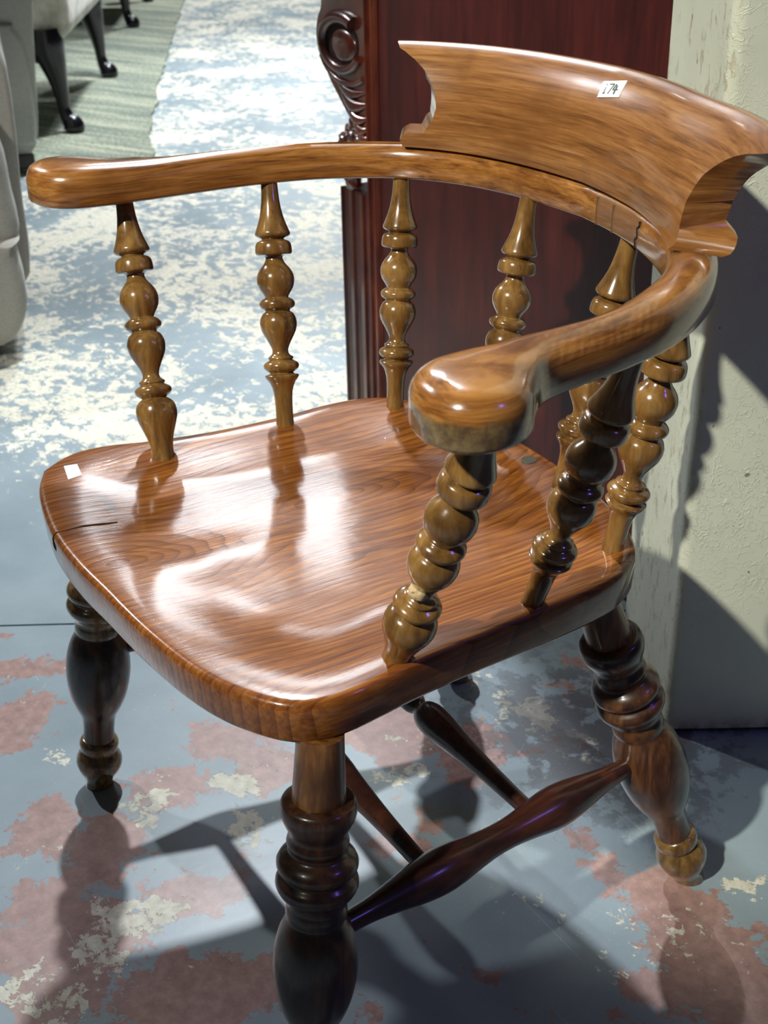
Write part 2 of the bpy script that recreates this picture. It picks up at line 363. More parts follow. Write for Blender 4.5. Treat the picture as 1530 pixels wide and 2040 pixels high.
def box(bm, c, s, M=None, bev=0.0):
    r = bmesh.ops.create_cube(bm, size=1.0); vs_ = r['verts']
    bmesh.ops.scale(bm, verts=vs_, vec=s); bmesh.ops.translate(bm, verts=vs_, vec=c)
    if bev:
        es = list({e for v in vs_ for e in v.link_edges})
        rb = bmesh.ops.bevel(bm, geom=es, offset=bev, segments=3, affect='EDGES', profile=0.7); vs_ = rb['verts'] if False else list({v for f in rb['faces'] for v in f.verts})
    if M is not None: bmesh.ops.transform(bm, matrix=M, verts=list(set(vs_)))
    return vs_
def layered(bm, layers, cap_bottom=True, cap_top=True):
    """closed loops of equal count stacked"""
    R = [[bm.verts.new(p) for p in L] for L in layers]; n = len(R[0])
    for a, b in zip(R, R[1:]):
        for k in range(n): bm.faces.new((a[k], a[(k + 1) % n], b[(k + 1) % n], b[k]))
    return R
def poly_normals(P):
    n = len(P); out = []
    A = sum(P[i].x * P[(i + 1) % n].y - P[(i + 1) % n].x * P[i].y for i in range(n))
    sg = 1 if A > 0 else -1
    for i in range(n):
        t = (P[(i + 1) % n] - P[i - 1]); out.append(Vector((t.y, -t.x, 0)).normalized() * sg)
    return out

# ------------------------------------------------------------------ setting
bm = bmesh.new()
def add_plane(bm, pts): bm.faces.new([bm.verts.new(p) for p in pts])
joint = []
T = Vector((-NY, NX, 0)).normalized()   # along the joint
N = Vector((NX, NY, 0))
J = Vector((P0[0], P0[1], 0))
# two slabs with a sawn joint recessed between them
for side, off in ((1, 0.0022), (-1, 0.0022)):
    a = J + N * off * side; far = 22 if side < 0 else 9
    q = [a - T * 14, a + T * 20, a + T * 20 + N * far * side, a - T * 14 + N * far * side]
    lo = [p - Vector((0, 0, 0.03)) for p in q]
    layered(bm, [lo, q]); add_plane(bm, q); add_plane(bm, lo)
floor = link('floor', bm, floor_mat, smooth=False); floor['kind'] = 'structure'
bm = bmesh.new(); q = [J - T * 14 - N * 0.01, J + T * 20 - N * 0.01, J + T * 20 + N * 0.01, J - T * 14 + N * 0.01]
add_plane(bm, [p - Vector((0, 0, 0.006)) for p in q])
o = link('floor_joint', bm, crack_mat, floor, smooth=False)

PC = Vector((0.016, 0.434, 0)); tR = Vector((0.5012, 0.8654, 0)); nR = Vector((0.8654, -0.5012, 0))
PL = PC - nR * 0.28; Hh = 3.2
def pillar():
    bm = bmesh.new()
    rad = 0.014; depth = 1.1
    # footprint with softly rounded near edge
    foot = [PL + tR * depth, PL, ]
    n_f = 10
    for i in range(1, n_f): foot.append(lerp(PL, PC - nR * rad, i / n_f))
    for i in range(0, 7):
        a = math.radians(90 * i / 6)
        foot.append(PC - nR * rad + tR * rad + (-tR) * rad * math.cos(a) + nR * rad * math.sin(a))
    for i in range(1, 14): foot.append(lerp(PC + tR * rad, PC + tR * depth, i / 13))
    layers = []
    nz = 90
    for k in range(nz + 1):
        z = 0.008 + (Hh - 0.008) * (k / nz) ** 1.3
        L = []
        for i, p in enumerate(foot):
            q = Vector((p.x, p.y, z))
            if 2 <= i < len(foot) - 2:
                d = noise.noise(q * 7) * 0.0035 + noise.noise(q * 22) * 0.0012
                outw = nR if i > 14 else (-tR if i < 11 else (nR - tR).normalized())
                q += outw * d
                if z < 0.03: q += outw * 0.004 * (1 - z / 0.03)
            L.append(q)
        layers.append(L)
    R = layered(bm, layers); bm.faces.new(R[0]); bm.faces.new(R[-1])
    o = link('wall_right', bm, pillar_mat, sharp=60); o['kind'] = 'structure'
pillar()

# ------------------------------------------------------------------ the chair
chair = thing('smokers_bow_armchair', (0, 0, 0), 'antique varnished wooden smoker\'s bow armchair with turned spindles and numbered sticker, in the foreground', 'armchair')
ZS = 0.44; ZAB, ZAT = 0.692, 0.729

# --- seat
SEAT = [(-0.262, -0.232), (-0.279, -0.208), (-0.288, -0.18), (-0.284, -0.147), (-0.272, -0.112), (-0.264, -0.08), (-0.256, -0.04), (-0.252, 0.0), (-0.250, 0.051), (-0.252, 0.10),
        (-0.248, 0.141), (-0.230, 0.178), (-0.185, 0.209), (-0.125, 0.227), (-0.06, 0.235), (0.0, 0.236), (0.06, 0.233), (0.115, 0.224), (0.174, 0.205), (0.207, 0.187), (0.226, 0.166), (0.240, 0.135),
        (0.247, 0.09), (0.250, 0.04), (0.253, -0.02), (0.258, -0.079), (0.264, -0.123), (0.268, -0.155), (0.266, -0.180), (0.257, -0.202), (0.237, -0.220), (0.201, -0.239), (0.160, -0.251),
        (0.11, -0.259), (0.059, -0.264), (0.008, -0.267), (-0.05, -0.271), (-0.115, -0.270), (-0.176, -0.261), (-0.225, -0.249)]
def seat_outline(n):
    pl = catmull([(*p, 0) for p in SEAT + [SEAT[0]]], 6); return resample(pl, n + 1)[:-1]
def seat_dip(p, f):
    # f : 0 at centre .. 1 at the edge
    e = max(0.0, min(1.0, (1 - f) / 0.42)); e = e * e * (3 - 2 * e)
    d = 0.011 * e
    ridge = math.exp(-(p.x / 0.045) ** 2) * max(0, min(1, (-p.y - 0.06) / 0.12))
    return d * (1 - 0.4 * ridge)
def seat():
    bm = bmesh.new(); n = 160; P = seat_outline(n); Nn = poly_normals(P); C = Vector((0, 0.0, 0))
    layers = []
    for z, ins in ((ZS - 0.0405, 0.006), (ZS - 0.0392, 0.0035), (ZS - 0.036, 0.002), (ZS - 0.012, 0.0004), (ZS - 0.006, 0.0), (ZS - 0.0025, 0.0015), (ZS - 0.0007, 0.004), (ZS, 0.0075)):
        layers.append([Vector((p.x - q.x * ins, p.y - q.y * ins, z)) for p, q in zip(P, Nn)])
    top = layers[-1]
    K = 26
    for k in range(1, K):
        f = 1 - k / K
        layers.append([Vector((C.x + (p.x - C.x) * f, C.y + (p.y - C.y) * f, ZS - seat_dip(Vector((p.x * f, p.y * f, 0)), f))) for p in top])
    R = layered(bm, layers); bm.faces.new(R[0])
    c = bm.verts.new((C.x, C.y, ZS - seat_dip(C, 0)))
    for i in range(n): bm.faces.new((R[-1][i], R[-1][(i + 1) % n], c))
    return link('seat', bm, seat_wood, chair, sharp=50)
seat_o = seat()
def ribbon(name, pts, w_, mat, parent, up=Vector((0, 0, 1)), h=0.0006, taper=True):
    bm = bmesh.new(); pts = [Vector(p) for p in pts]; L = []
    for i, p in enumerate(pts):
        d = (pts[min(i + 1, len(pts) - 1)] - pts[max(i - 1, 0)]).normalized(); s = d.cross(up).normalized()
        ww = w_ * (1 - 0.8 * abs(2 * i / (len(pts) - 1) - 1) ** 2 if taper else 1)
        L.append([bm.verts.new(p + s * ww + up * h), bm.verts.new(p - s * ww + up * h), bm.verts.new(p - s * ww - up * 0.002), bm.verts.new(p + s * ww - up * 0.002)])
    for a, b in zip(L, L[1:]):
        for k in range(4): bm.faces.new((a[k], a[(k + 1) % 4], b[(k + 1) % 4], b[k]))
    bm.faces.new(L[0]); bm.faces.new(L[-1][::-1])
    return link(name, bm, mat, parent, smooth=False)
# split in the front edge, running back along the grain
sp = [(-0.118, -0.2712, ZS - 0.026), (-0.116, -0.2718, ZS - 0.008)]
ribbon('split', [(-0.1175, -0.2668, ZS - 0.0005), (-0.116, -0.255, ZS - 0.0004), (-0.117, -0.238, ZS - 0.0012), (-0.1145, -0.22, ZS - 0.003), (-0.114, -0.205, ZS - 0.0052)], 0.0011, crack_mat, seat_o)
ribbon('split', [(-0.1195, -0.2640, ZS - 0.036), (-0.118, -0.2698, ZS - 0.015), (-0.1175, -0.2700, ZS - 0.006), (-0.1172, -0.2680, ZS - 0.001)], 0.0012, crack_mat, seat_o, up=Vector((0, -1, 0)))
# old screw hole with a plug in it
bm = bmesh.new(); lathe(bm, (0.001, 0.214, ZS - 0.006), (0.001, 0.214, ZS + 0.0006), [(0, 0.0082), (0.8, 0.0084), (0.95, 0.0082), (1, 0.0070)], 24)
link('plug', bm, plug_mat, seat_o)
bm = bmesh.new()
tp = [(-0.256, -0.2105), (-0.2545, -0.1955), (-0.2285, -0.2000), (-0.2225, -0.2165), (-0.2300, -0.2160)]
tp = [(-0.256, -0.2105), (-0.254, -0.1965), (-0.228, -0.2005), (-0.2235, -0.2170)]
from mathutils.bvhtree import BVHTree
_me = seat_o.data; _bv = BVHTree.FromPolygons([v.co for v in _me.vertices], [list(p.vertices) for p in _me.polygons])
def seat_z(x, y): return _bv.ray_cast(Vector((x, y, 1)), Vector((0, 0, -1)))[0].z
NG = 5
lab = [[lerp(lerp(Vector(tp[0]), Vector(tp[1]), a / NG), lerp(Vector(tp[3]), Vector(tp[2]), a / NG), b / NG) for b in range(NG + 1)] for a in range(NG + 1)]
hi = [[bm.verts.new((p.x, p.y, seat_z(p.x, p.y) + 0.0005)) for p in row] for row in lab]; lo = [[bm.verts.new((p.x, p.y, seat_z(p.x, p.y) - 0.0003)) for p in row] for row in lab]
for a in range(NG):
    for b in range(NG): bm.faces.new((hi[a][b], hi[a + 1][b], hi[a + 1][b + 1], hi[a][b + 1])); bm.faces.new((lo[a][b], lo[a][b + 1], lo[a + 1][b + 1], lo[a + 1][b]))
for a in range(NG):
    for u, v, w_, z_ in ((a, 0, a + 1, 0), (a, NG, a + 1, NG), (0, a, 0, a + 1), (NG, a, NG, a + 1)): bm.faces.new((hi[u][v], hi[w_][z_], lo[w_][z_], lo[u][v]))
o = link('paper_label', bm, paper, seat_o, smooth=False); o['label'] = 'small blank white paper label on the seat corner'

# --- arm rail : one U-shaped slab, knobbed ends
IN1 = [(.368, -.150), (.347, -.147), (.328, -.137), (.313, -.115), (.307, -.085)]
IN2 = [(.307, -.085), (.305, -.045), (.304, 0), (.302, .035), (.295, .08), (.282, .125), (.260, .167), (.235, .199), (.205, .222), (.165, .242), (.11, .257), (.055, .264), (0, .266)]
OU1 = [(.368, -.150), (.388, -.144), (.402, -.127), (.403, -.104), (.394, -.084), (.378, -.070), (.363, -.056)]
OU2 = [(.363, -.056), (.354, -.040), (.349, -.018), (.346, 0.005), (.343, .03), (.336, .065), (.324, .105), (.306, .145), (.281, .185), (.250, .222), (.212, .254), (.165, .282), (.11, .301), (.055, .311), (0, .314)]
def mirror(L):
    out = []
    for x, y in L:
        k = max(0.0, min(1.0, (0.02 - y) / 0.12)); out.append((-x - 0.004 * k, y - 0.024 * k))
    return out
IN2R = [(.307, -.085), (.305, -.045), (.304, 0), (.302, .030), (.289, .075), (.261, .130), (.234, .167), (.207, .193), (.168, .217), (.11, .242), (.055, .257), (0, .266)]
OU2R = [(.363, -.056), (.354, -.040), (.349, -.018), (.345, .008), (.341, .035), (.331, .080), (.318, .115), (.300, .150), (.275, .186), (.243, .220), (.207, .250), (.165, .278), (.11, .299), (.055, .310), (0, .314)]
def arm_outline():
    def half(i1, i2, n1, n2):
        a = resample(catmull([(*p, 0) for p in i1], 6), n1); b = resample(catmull([(*p, 0) for p in i2], 6), n2); return a + b[1:]
    inner = half(IN1, IN2R, 14, 56); outer = half(OU1, OU2R, 14, 56)
    innL = half(mirror(IN1), mirror(IN2), 14, 56); outL = half(mirror(OU1), mirror(OU2), 14, 56)
    return inner + innL[::-1][1:], outer + outL[::-1][1:]
A_IN, A_OU = arm_outline()
def arm_rail():
    bm = bmesh.new(); n = len(A_IN)
    loop = A_IN + A_OU[::-1][1:-1]
    Nn = poly_normals(loop); layers = []
    for z, ins in ((ZAB, 0.004), (ZAB + 0.0015, 0.0015), (ZAB + 0.004, 0.0), (ZAT - 0.016, 0.0), (ZAT - 0.010, 0.0012), (ZAT - 0.005, 0.0045), (ZAT - 0.002, 0.009), (ZAT, 0.0145)):
        L = []
        for p, q in zip(loop, Nn):
            knob = max(0, min(1, (-p.y - 0.06) / 0.06))
            zz = z + (0.0035 * knob * ((z - ZAB) / (ZAT - ZAB)))
            i2 = ins * (1 + 0.1 * knob if z > ZAT - 0.012 else 1)
            nd = (Vector((abs(p.x), p.y)) - Vector((0.362, -0.056))).length; i2 *= max(0.0, min(1.0, nd / 0.03)) * 0.75 + 0.25 if abs(p.x) > 0.33 else 1
            L.append(Vector((p.x - q.x * i2, p.y - q.y * i2, zz)))
        layers.append(L)
    R = layered(bm, layers); m = len(loop)
    for ring, zc in ((R[0], 0), (R[-1], 0.0012)):
        # inner index i  <-> outer index
        iin = list(range(n)); iou = [0] + [m - i for i in range(1, n - 1)] + [n - 1]
        if zc:
            mid = [None] * n
            for i in range(1, n - 1):
                a, b = ring[iin[i]].co, ring[iou[i]].co; mid[i] = bm.verts.new((a + b) / 2 + Vector((0, 0, zc)))
            for i in range(n - 1):
                for idx in (iin, iou):
                    vs_ = [ring[idx[i]], ring[idx[i + 1]], mid[i + 1] , mid[i]]
                    vv = []
                    for v in vs_:
                        if v is not None and v not in vv: vv.append(v)
                    if len(vv) >= 3: bm.faces.new(vv)
        else:
            for i in range(n - 1):
                vv = []
                for v in (ring[iin[i]], ring[iin[i + 1]], ring[iou[i + 1]], ring[iou[i]]):
                    if v not in vv: vv.append(v)
                if len(vv) >= 3: bm.faces.new(vv)
    return link('arm_rail', bm, arm_mat, chair, sharp=60)
def arm_material():
    m = wood('honey_beech_rail', (0.11, 0.038, 0.008), (0.27, 0.107, 0.022), (0.40, 0.185, 0.048), (26, 9, 170), 0.24, 0.9, 0.10, patina=0.5)
    s = m.sep(); link_ = [l for l in m.t.links if l.to_socket == m.b.inputs['Base Color']][0]; base = link_.from_socket
    wob = m.math('MULTIPLY', m.math('SUBTRACT', m.noise(m.co, 60, 3, 0.6), 0.5), 0.014)
    x = m.math('ADD', s[0], wob)
    # dull pinkish repair blocks let into the inner back of the rail
    blk = m.math('MULTIPLY', m.step(x, 0.030, 0.032), m.step(x, 0.125, 0.122))
    blk = m.math('MULTIPLY', blk, m.step(s[2], ZAT - 0.004, ZAT - 0.008)); blk = m.math('MULTIPLY', blk, m.step(s[1], 0.27, 0.265))
    base = m.mix(m.math('MULTIPLY', blk, 0.75), base, (0.17, 0.085, 0.042))
    base = m.mix(m.math('MULTIPLY', m.math('COMPARE', x, 0.0315, 0.0009), 0.6), base, (0.09, 0.045, 0.02)) if False else base
    # worn, grimy lower face of the near knob
    kn = m.math('MULTIPLY', m.step(m.math('ADD', s[1], wob), -0.088, -0.105), m.step(m.math('ADD', s[2], m.math('MULTIPLY', wob, 0.8)), 0.716, 0.711))
    kn = m.math('MULTIPLY', kn, m.step(s[0], 0.0, 0.1))
    wornc = m.ramp(m.noise(m.co, 70, 5, 0.7), [(0.35, (0.035, 0.02, 0.012)), (0.5, (0.11, 0.075, 0.03)), (0.68, (0.24, 0.185, 0.085))])
    base = m.mix(m.math('MULTIPLY', kn, 0.85), base, wornc)
    m.set(m.b.inputs['Base Color'], base)
    # shallow chisel scallops worn along the outer top edge of the near arm
    bn = [n for n in m.t.nodes if n.type == 'BUMP'][0]; h0 = [l for l in m.t.links if l.to_socket == bn.inputs['Height']][0].from_socket
    ph = m.math('ADD', m.math('MULTIPLY', s[1], 1.0), m.math('MULTIPLY', s[0], 0.9))
    sc = m.math('PINGPONG', m.math('ADD', ph, m.math('MULTIPLY', wob, 0.9)), 0.0042)
    zone = m.math('MULTIPLY', m.step(s[0], 0.285, 0.335), m.math('MULTIPLY', m.step(s[1], -0.05, -0.02), m.step(s[2], ZAT - 0.016, ZAT - 0.008)))
    bn.inputs['Distance'].default_value = 0.001; bn.inputs['Strength'].default_value = 0.3
    m.set(bn.inputs['Height'], m.math('ADD', m.math('MULTIPLY', h0, 0.5), m.math('MULTIPLY', m.math('MULTIPLY', sc, zone), 190)))
    return m
arm_mat = arm_material()
arm_o = arm_rail()
def inner_pt(x, z, e=0.0):
    best = min((p for p in A_IN if p.y > 0), key=lambda p: abs(p.x - x)); return Vector((best.x, best.y - e, z))
def along_in(x):
    pl = [p for p in A_IN if p.y > 0.1]
    for a, b in zip(pl, pl[1:]):
        if (a.x - x) * (b.x - x) <= 0 and a.x != b.x: return lerp(a, b, (x - a.x) / (b.x - a.x))
    return pl[0]
for xs, wd, jag in (((0.0315, 0.0325), 0.00028, 0), ((0.062, 0.064), 0.00025, 0), ((0.112, 0.121), 0.0010, 1)):
    pts = []
    for k in range(8):
        t = k / 7; x = lerp(xs[1], xs[0], t) + (0.0022 * math.sin(k * 2.1) if jag else 0.0003 * math.sin(k * 3))
        q = along_in(x); pts.append((q.x, q.y - 0.0004, lerp(ZAB + 0.002, ZAT - 0.008, 1 - t)))
    ribbon('joint_line' if not jag else 'crack', pts, wd, crack_mat if jag else joint_mat, arm_o, up=Vector((-0.35, -0.93, 0)).normalized(), h=0.0004, taper=bool(jag))

# --- crest rail
# arc-length path on the inner back edge of the arm rail
def crest():
    right = [p for p in A_IN if p.y > 0.02 and p.x >= 0]; left = [p for p in A_IN if p.y > 0.02 and p.x <= 0]
    pl = right[::-1] + left[1:] if right[0].x < right[-1].x else right + left[1:]
    pl = sorted([p for p in A_IN if p.y > 0.02], key=lambda p: math.atan2(p.x, p.y))   # -x .. +x
    S = [0]
    for a, b in zip(pl, pl[1:]): S.append(S[-1] + (b - a).length)
    i0 = min(range(len(pl)), key=lambda i: abs(pl[i].x)); s0 = S[i0]; S = [s - s0 for s in S]
    def at(s):
        j = max(0, min(len(S) - 2, next((i for i in range(len(S) - 1) if S[i + 1] >= s), len(S) - 2)))
        t = (s - S[j]) / (S[j + 1] - S[j]); p = lerp(pl[j], pl[j + 1], t)
        k = 3; a = pl[max(0, j - k)]; b = pl[min(len(pl) - 1, j + k)]; d = (b - a).normalized()
        return p, Vector((-d.y, d.x, 0)), d
    #S_R = next(S[i] for i in range(len(S)) if pl[i].x >= 0.216); S_L = -next(S[i] for i in range(len(S)) if pl[i].x >= -0.224)
    # section: (z, r) front from bottom up, over the top, down the back
    H = 0.104
    front = [(0.0, 0.0), (0.008, -0.0008), (0.0158, -0.001), (0.0163, -0.001), (0.024, -0.0008), (0.030, 0.0), (0.038, 0.0015), (0.048, 0.004), (0.058, 0.007), (0.068, 0.011), (0.077, 0.0155), (0.085, 0.0205), (0.092, 0.026), (0.098, 0.032), (0.102, 0.038), (H, 0.043)]
    back = [(0.1035, 0.048), (0.101, 0.052), (0.0975, 0.054), (0.093, 0.0525), (0.088, 0.050), (0.077, 0.0465), (0.065, 0.044), (0.052, 0.043), (0.038, 0.043), (0.030, 0.0435), (0.024, 0.0438), (0.0163, 0.044), (0.0158, 0.044), (0.008, 0.0447), (0.0, 0.045)]
    prof = front + back
    # how far the rail reaches along the arc at each height : lobe, hollow bite, horn
    TAB = {-1: ([(.016, .2203), (.030, .2101), (.043, .2052), (.058, .2067), (.0725, .2135), (.083, .222), (.093, .2325), (.099, .243), (.104, .250)],
                [(.016, .2360), (.030, .2288), (.0485, .2268), (.0617, .2288), (.077, .2345), (.085, .2424), (.092, .250), (.097, .256), (.104, .256)]),
            1: ([(.016, .2300), (.0247, .224), (.035, .2196), (.048, .2212), (.058, .2230), (.071, .2320), (.080, .2415), (.088, .257), (.096, .286), (.104, .300)],
                [(.016, .2050), (.035, .2108), (.052, .2218), (.065, .235), (.077, .2504), (.088, .270), (.097, .292), (.104, .300)])}
    def tab(T, z):
        if z <= T[0][0]: return T[0][1]
        for (a, b), (c, d_) in zip(T, T[1:]):
            if z <= c: return lerp(b, d_, (z - a) / (c - a))
        return T[-1][1]
    def ext(z, r, sgn):
        k = max(0, min(1, r / 0.044)); zb = 0.016
        if z <= zb:
            t = z / zb; base = lerp(.2440, .2500, k) if sgn < 0 else lerp(.2350, .2500, k)
            return base + 0.0035 * math.sin(math.pi * t) - 0.004 * max(0, t - 0.6) ** 1 / 0.4
        return lerp(tab(TAB[sgn][0], z), tab(TAB[sgn][1], z), k)
    def flare(z, s): return 0.035 * max(0.0, (s - 0.12) / 0.14) ** 1.5 * (z / H) ** 0.5
    bm = bmesh.new(); NU = 90; rows = []
    prof2 = []
    for (z0, r0), (z1, r1) in zip(prof, prof[1:]):
        for k in range(2): prof2.append((lerp(z0, z1, k / 2), lerp(r0, r1, k / 2)))
    prof2.append(prof[-1])
    for z, r in prof2:
        eL, eR = ext(z, r, -1), ext(z, r, 1); row = []
        for k in range(NU + 1):
            u = k / NU; s = lerp(-eL, eR, u); p, nn, d = at(s)
            row.append(bm.verts.new(Vector((p.x, p.y, 0)) + nn * (r + flare(z, s)) + Vector((0, 0, ZAT - 0.0008 + z))))
        rows.append(row)
    m = len(rows)
    for j in range(m - 1):
        for k in range(NU): bm.faces.new((rows[j][k], rows[j][k + 1], rows[j + 1][k + 1], rows[j + 1][k]))
    for k in range(NU): bm.faces.new((rows[-1][k], rows[-1][k + 1], rows[0][k + 1], rows[0][k]))
    # end faces: bridge front / back rows of similar height
    nf = 2 * len(front) - 1
    for k in (0, NU):
        f = [rows[j][k] for j in range(m)]
        i, j = 0, m - 1
        while j - i > 1:
            if j - i == 2: bm.faces.new((f[i], f[i + 1], f[j])); break
            zi, zj = f[i + 1].co.z, f[j - 1].co.z
            if abs(zi - zj) < 0.004 or (j - i) <= 3:
                bm.faces.new((f[i], f[i + 1], f[j - 1], f[j])); i += 1; j -= 1
            elif zi < zj: bm.faces.new((f[i], f[i + 1], f[j])); i += 1
            else: bm.faces.new((f[i], f[j - 1], f[j])); j -= 1
    o = link('crest_rail', bm, crest_mat, chair, sharp=48)
    return o, at
crest_mat = wood('honey_beech_crest', (0.13, 0.048, 0.011), (0.24, 0.098, 0.026), (0.34, 0.16, 0.05), (8, 14, 170), 0.26, 0.9, 0.11, patina=0.45)
crest_o, crest_at = crest()

# price sticker with handwritten number on the crest front, built on the curved face
def face_pt(s, z):
    fr = [(0.048, 0.004), (0.058, 0.007), (0.068, 0.011), (0.077, 0.0155), (0.085, 0.0205), (0.092, 0.026), (0.098, 0.032), (0.102, 0.038), (0.104, 0.043)]
    for (z0, r0), (z1, r1) in zip(fr, fr[1:]):
        if z0 <= z <= z1: r = lerp(r0, r1, (z - z0) / (z1 - z0)); sl = Vector((z1 - z0, -(r1 - r0))); break
    p, nn, d = crest_at(s); nrm = (-nn * (z1 - z0) + Vector((0, 0, r1 - r0))).normalized()
    return Vector((p.x, p.y, ZAT - 0.0008)) + nn * r + Vector((0, 0, z)), nrm
def on_face(name, poly, mat, parent, lift):
    """poly in (u,v) : u along, v up 0..1 ; thin slab following the face"""
    bm = bmesh.new(); lo, hi = [], []
    for s, z in poly:
        p, nn = face_pt(s, z); lo.append(p - nn * 0.001); hi.append(p + nn * lift)
    R = layered(bm, [lo, hi]); bm.faces.new(R[1]); bm.faces.new(R[0])
    return link(name, bm, mat, parent, smooth=False)
STK = dict(s0=0.0, z0=0.0)
def stk(u, v):   # sticker coordinates in metres -> (s, z); slightly turned
    a = math.radians(STICK_ROT); return (STICK_S + u * math.cos(a) - v * math.sin(a), STICK_Z + (u * math.sin(a) + v * math.cos(a)) * 0.80)
STICK_S, STICK_Z, STICK_ROT = 0.012, 0.0875, 12
def rect(u0, v0, u1, v1, n=4):
    return [stk(lerp(u0, u1, i / n), v0) for i in range(n + 1)] + [stk(lerp(u1, u0, i / n), v1) for i in range(n + 1)]
st = on_face('price_sticker', rect(-0.0155, -0.0085, 0.0155, 0.0085), paper, crest_o, 0.0009)
st['label'] = 'white sticker with the handwritten number 174'
def stroke(a, b, wd=0.00055):
    a, b = Vector(a), Vector(b); d = (b - a).normalized(); nrm = Vector((-d.y, d.x)) * wd
    return [stk(*(a + nrm)), stk(*(a - nrm)), stk(*(b - nrm)), stk(*(b + nrm))]
for nm, strokes in (('digit', [((-0.0095, 0.0038), (-0.0080, 0.0052)), ((-0.0080, 0.0052), (-0.0085, -0.0042)), ((-0.0100, -0.0042), (-0.0068, -0.0042))]),
                    ('digit', [((-0.0042, 0.0048), (0.0018, 0.0050)), ((0.0018, 0.0050), (-0.0022, -0.0048))]),
                    ('digit', [((0.0052, 0.0048), (0.0028, -0.0008)), ((0.0028, -0.0008), (0.0088, -0.0006)), ((0.0070, 0.0035), (0.0064, -0.0052))])):
    bm = bmesh.new()
    for a, b in strokes:
        lo, hi = [], []
        for s, z in stroke(a, b):
            p, nn = face_pt(s, z); lo.append(p); hi.append(p + nn * 0.0013)
        R = layered(bm, [lo, hi]); bm.faces.new(R[1]); bm.faces.new(R[0])
    link(nm, bm, ink, st, smooth=False)

# --- spindles
# turned profile as (fraction of length, radius)
def spin_prof(front):
    yz = [(1710, ZS), (1335, .4999), (920, .5658), (525, .6246), (95, .6873)]
    def fr(y):
        for (y0, z0), (y1, z1) in zip(yz, yz[1:]):
            if y1 <= y <= y0: return (lerp(z0, z1, (y0 - y) / (y0 - y1)) - ZS) / (.694 - ZS)
        return 1
    px = [(95, 55), (200, 61), (300, 77), (370, 98), (415, 114), (432, 116), (447, 106), (458, 82), (466, 72), (473, 84), (484, 106), (505, 118), (545, 122), (566, 120), (577, 108), (582, 68), (600, 56), (635, 70), (665, 94), (700, 115),
          (745, 125), (800, 117), (845, 92), (868, 79), (876, 80), (886, 98), (905, 115), (922, 119), (942, 112), (956, 92), (964, 82), (972, 86), (985, 104), (1020, 120), (1055, 123), (1100, 114), (1150, 88), (1200, 62), (1235, 53), (1258, 62),
          (1272, 82), (1283, 84), (1291, 78), (1298, 88), (1312, 112), (1332, 120), (1352, 112), (1368, 92), (1378, 78)]
    if front: px += [(1384, 92), (1410, 120), (1455, 133), (1500, 130), (1560, 108), (1620, 86), (1670, 75), (1710, 72)]
    else: px += [(1384, 88), (1392, 112), (1402, 114), (1420, 104), (1450, 82), (1500, 66), (1560, 60), (1640, 58), (1710, 60)]
    k = 1 / 5950.0
    pts = [(fr(y), h * k) for y, h in px][::-1]
    return [(-0.05, pts[0][1])] + pts + [(1.01, pts[-1][1] * 0.95)]
SP = [  # base (x, y), point at collar height .6246 (x, y), front kind
    ((-0.2325, -0.107), (-0.315, -0.087), True), ((-0.229, 0.041), (-0.287, 0.067), False), ((-0.202, 0.171), (-0.2325, 0.199), False), ((-0.066, 0.208), (-0.080, 0.251), False),
    ((0.066, 0.208), (0.077, 0.249), False), ((0.197, 0.166), (0.220, 0.190), False), ((0.234, 0.046), (0.290, 0.067), False), ((0.242, -0.098), (0.316, -0.083), True)]
seglen = (.694 - ZS) / (.6246 - ZS)
for i, (b, c, fk) in enumerate(SP):
    p0 = Vector((*b, ZS)); p1 = p0 + (Vector((*c, .6246)) - p0) * seglen
    if fk is False or i != 7:
        pass
    bm = bmesh.new(); lathe(bm, p0, p1, spin_prof(fk), 40)
    o = link('spindle', bm, spin_wood, chair, sharp=35)
    if i == 7:
        # split at the waist of the near front spindle shows raw wood
        ax = (p1 - p0); q = p0 + ax * 0.305
        bm = bmesh.new(); u_, v_ = frame(ax)
        bmesh.ops.create_icosphere(bm, subdivisions=3, radius=1.0)
        for v in bm.verts:
            n_ = 1 + 0.25 * noise.noise(v.co * 3 + Vector((3, 1, 2)))
            v.co = Vector((v.co.x * 0.0085, v.co.y * 0.0085, v.co.z * 0.0075)) * n_ + q + Vector((0.004, -0.0065, 0.002))
        s_ = link('splintered_break', bm, raw_wood, o); s_['label'] = 'pale splintered break in the near front spindle'

# --- legs
LP = [(.400, .0196), (.385, .0202), (.350, .0221), (.3395, .0226), (.3385, .0290), (.3355, .0316), (.329, .0324), (.322, .0308), (.315, .0278), (.309, .0252), (.3055, .0246), (.302, .0256), (.2985, .0266), (.295, .0258), (.291, .0246), (.288, .0262), (.2845, .0312),
      (.2785, .0348), (.2725, .0338), (.2688, .0306), (.2672, .0300), (.2655, .0312), (.262, .0346), (.2565, .0355), (.250, .0328), (.245, .0284), (.240, .0256), (.236, .0252), (.2325, .0262), (.2265, .0266), (.2225, .0255), (.219, .0266), (.208, .0316), (.192, .0356), (.176, .0373),
      (.158, .0366), (.138, .0333), (.120, .0275), (.107, .0215), (.095, .0189), (.080, .0181), (.0705, .0186), (.0685, .0212), (.0645, .0232), (.0595, .0232), (.0555, .0222), (.0535, .0208), (.051, .0220), (.046, .0252), (.038, .0277), (.029, .0266), (.020, .0225), (.012, .0186), (.005, .0170), (-.01, .0166)]
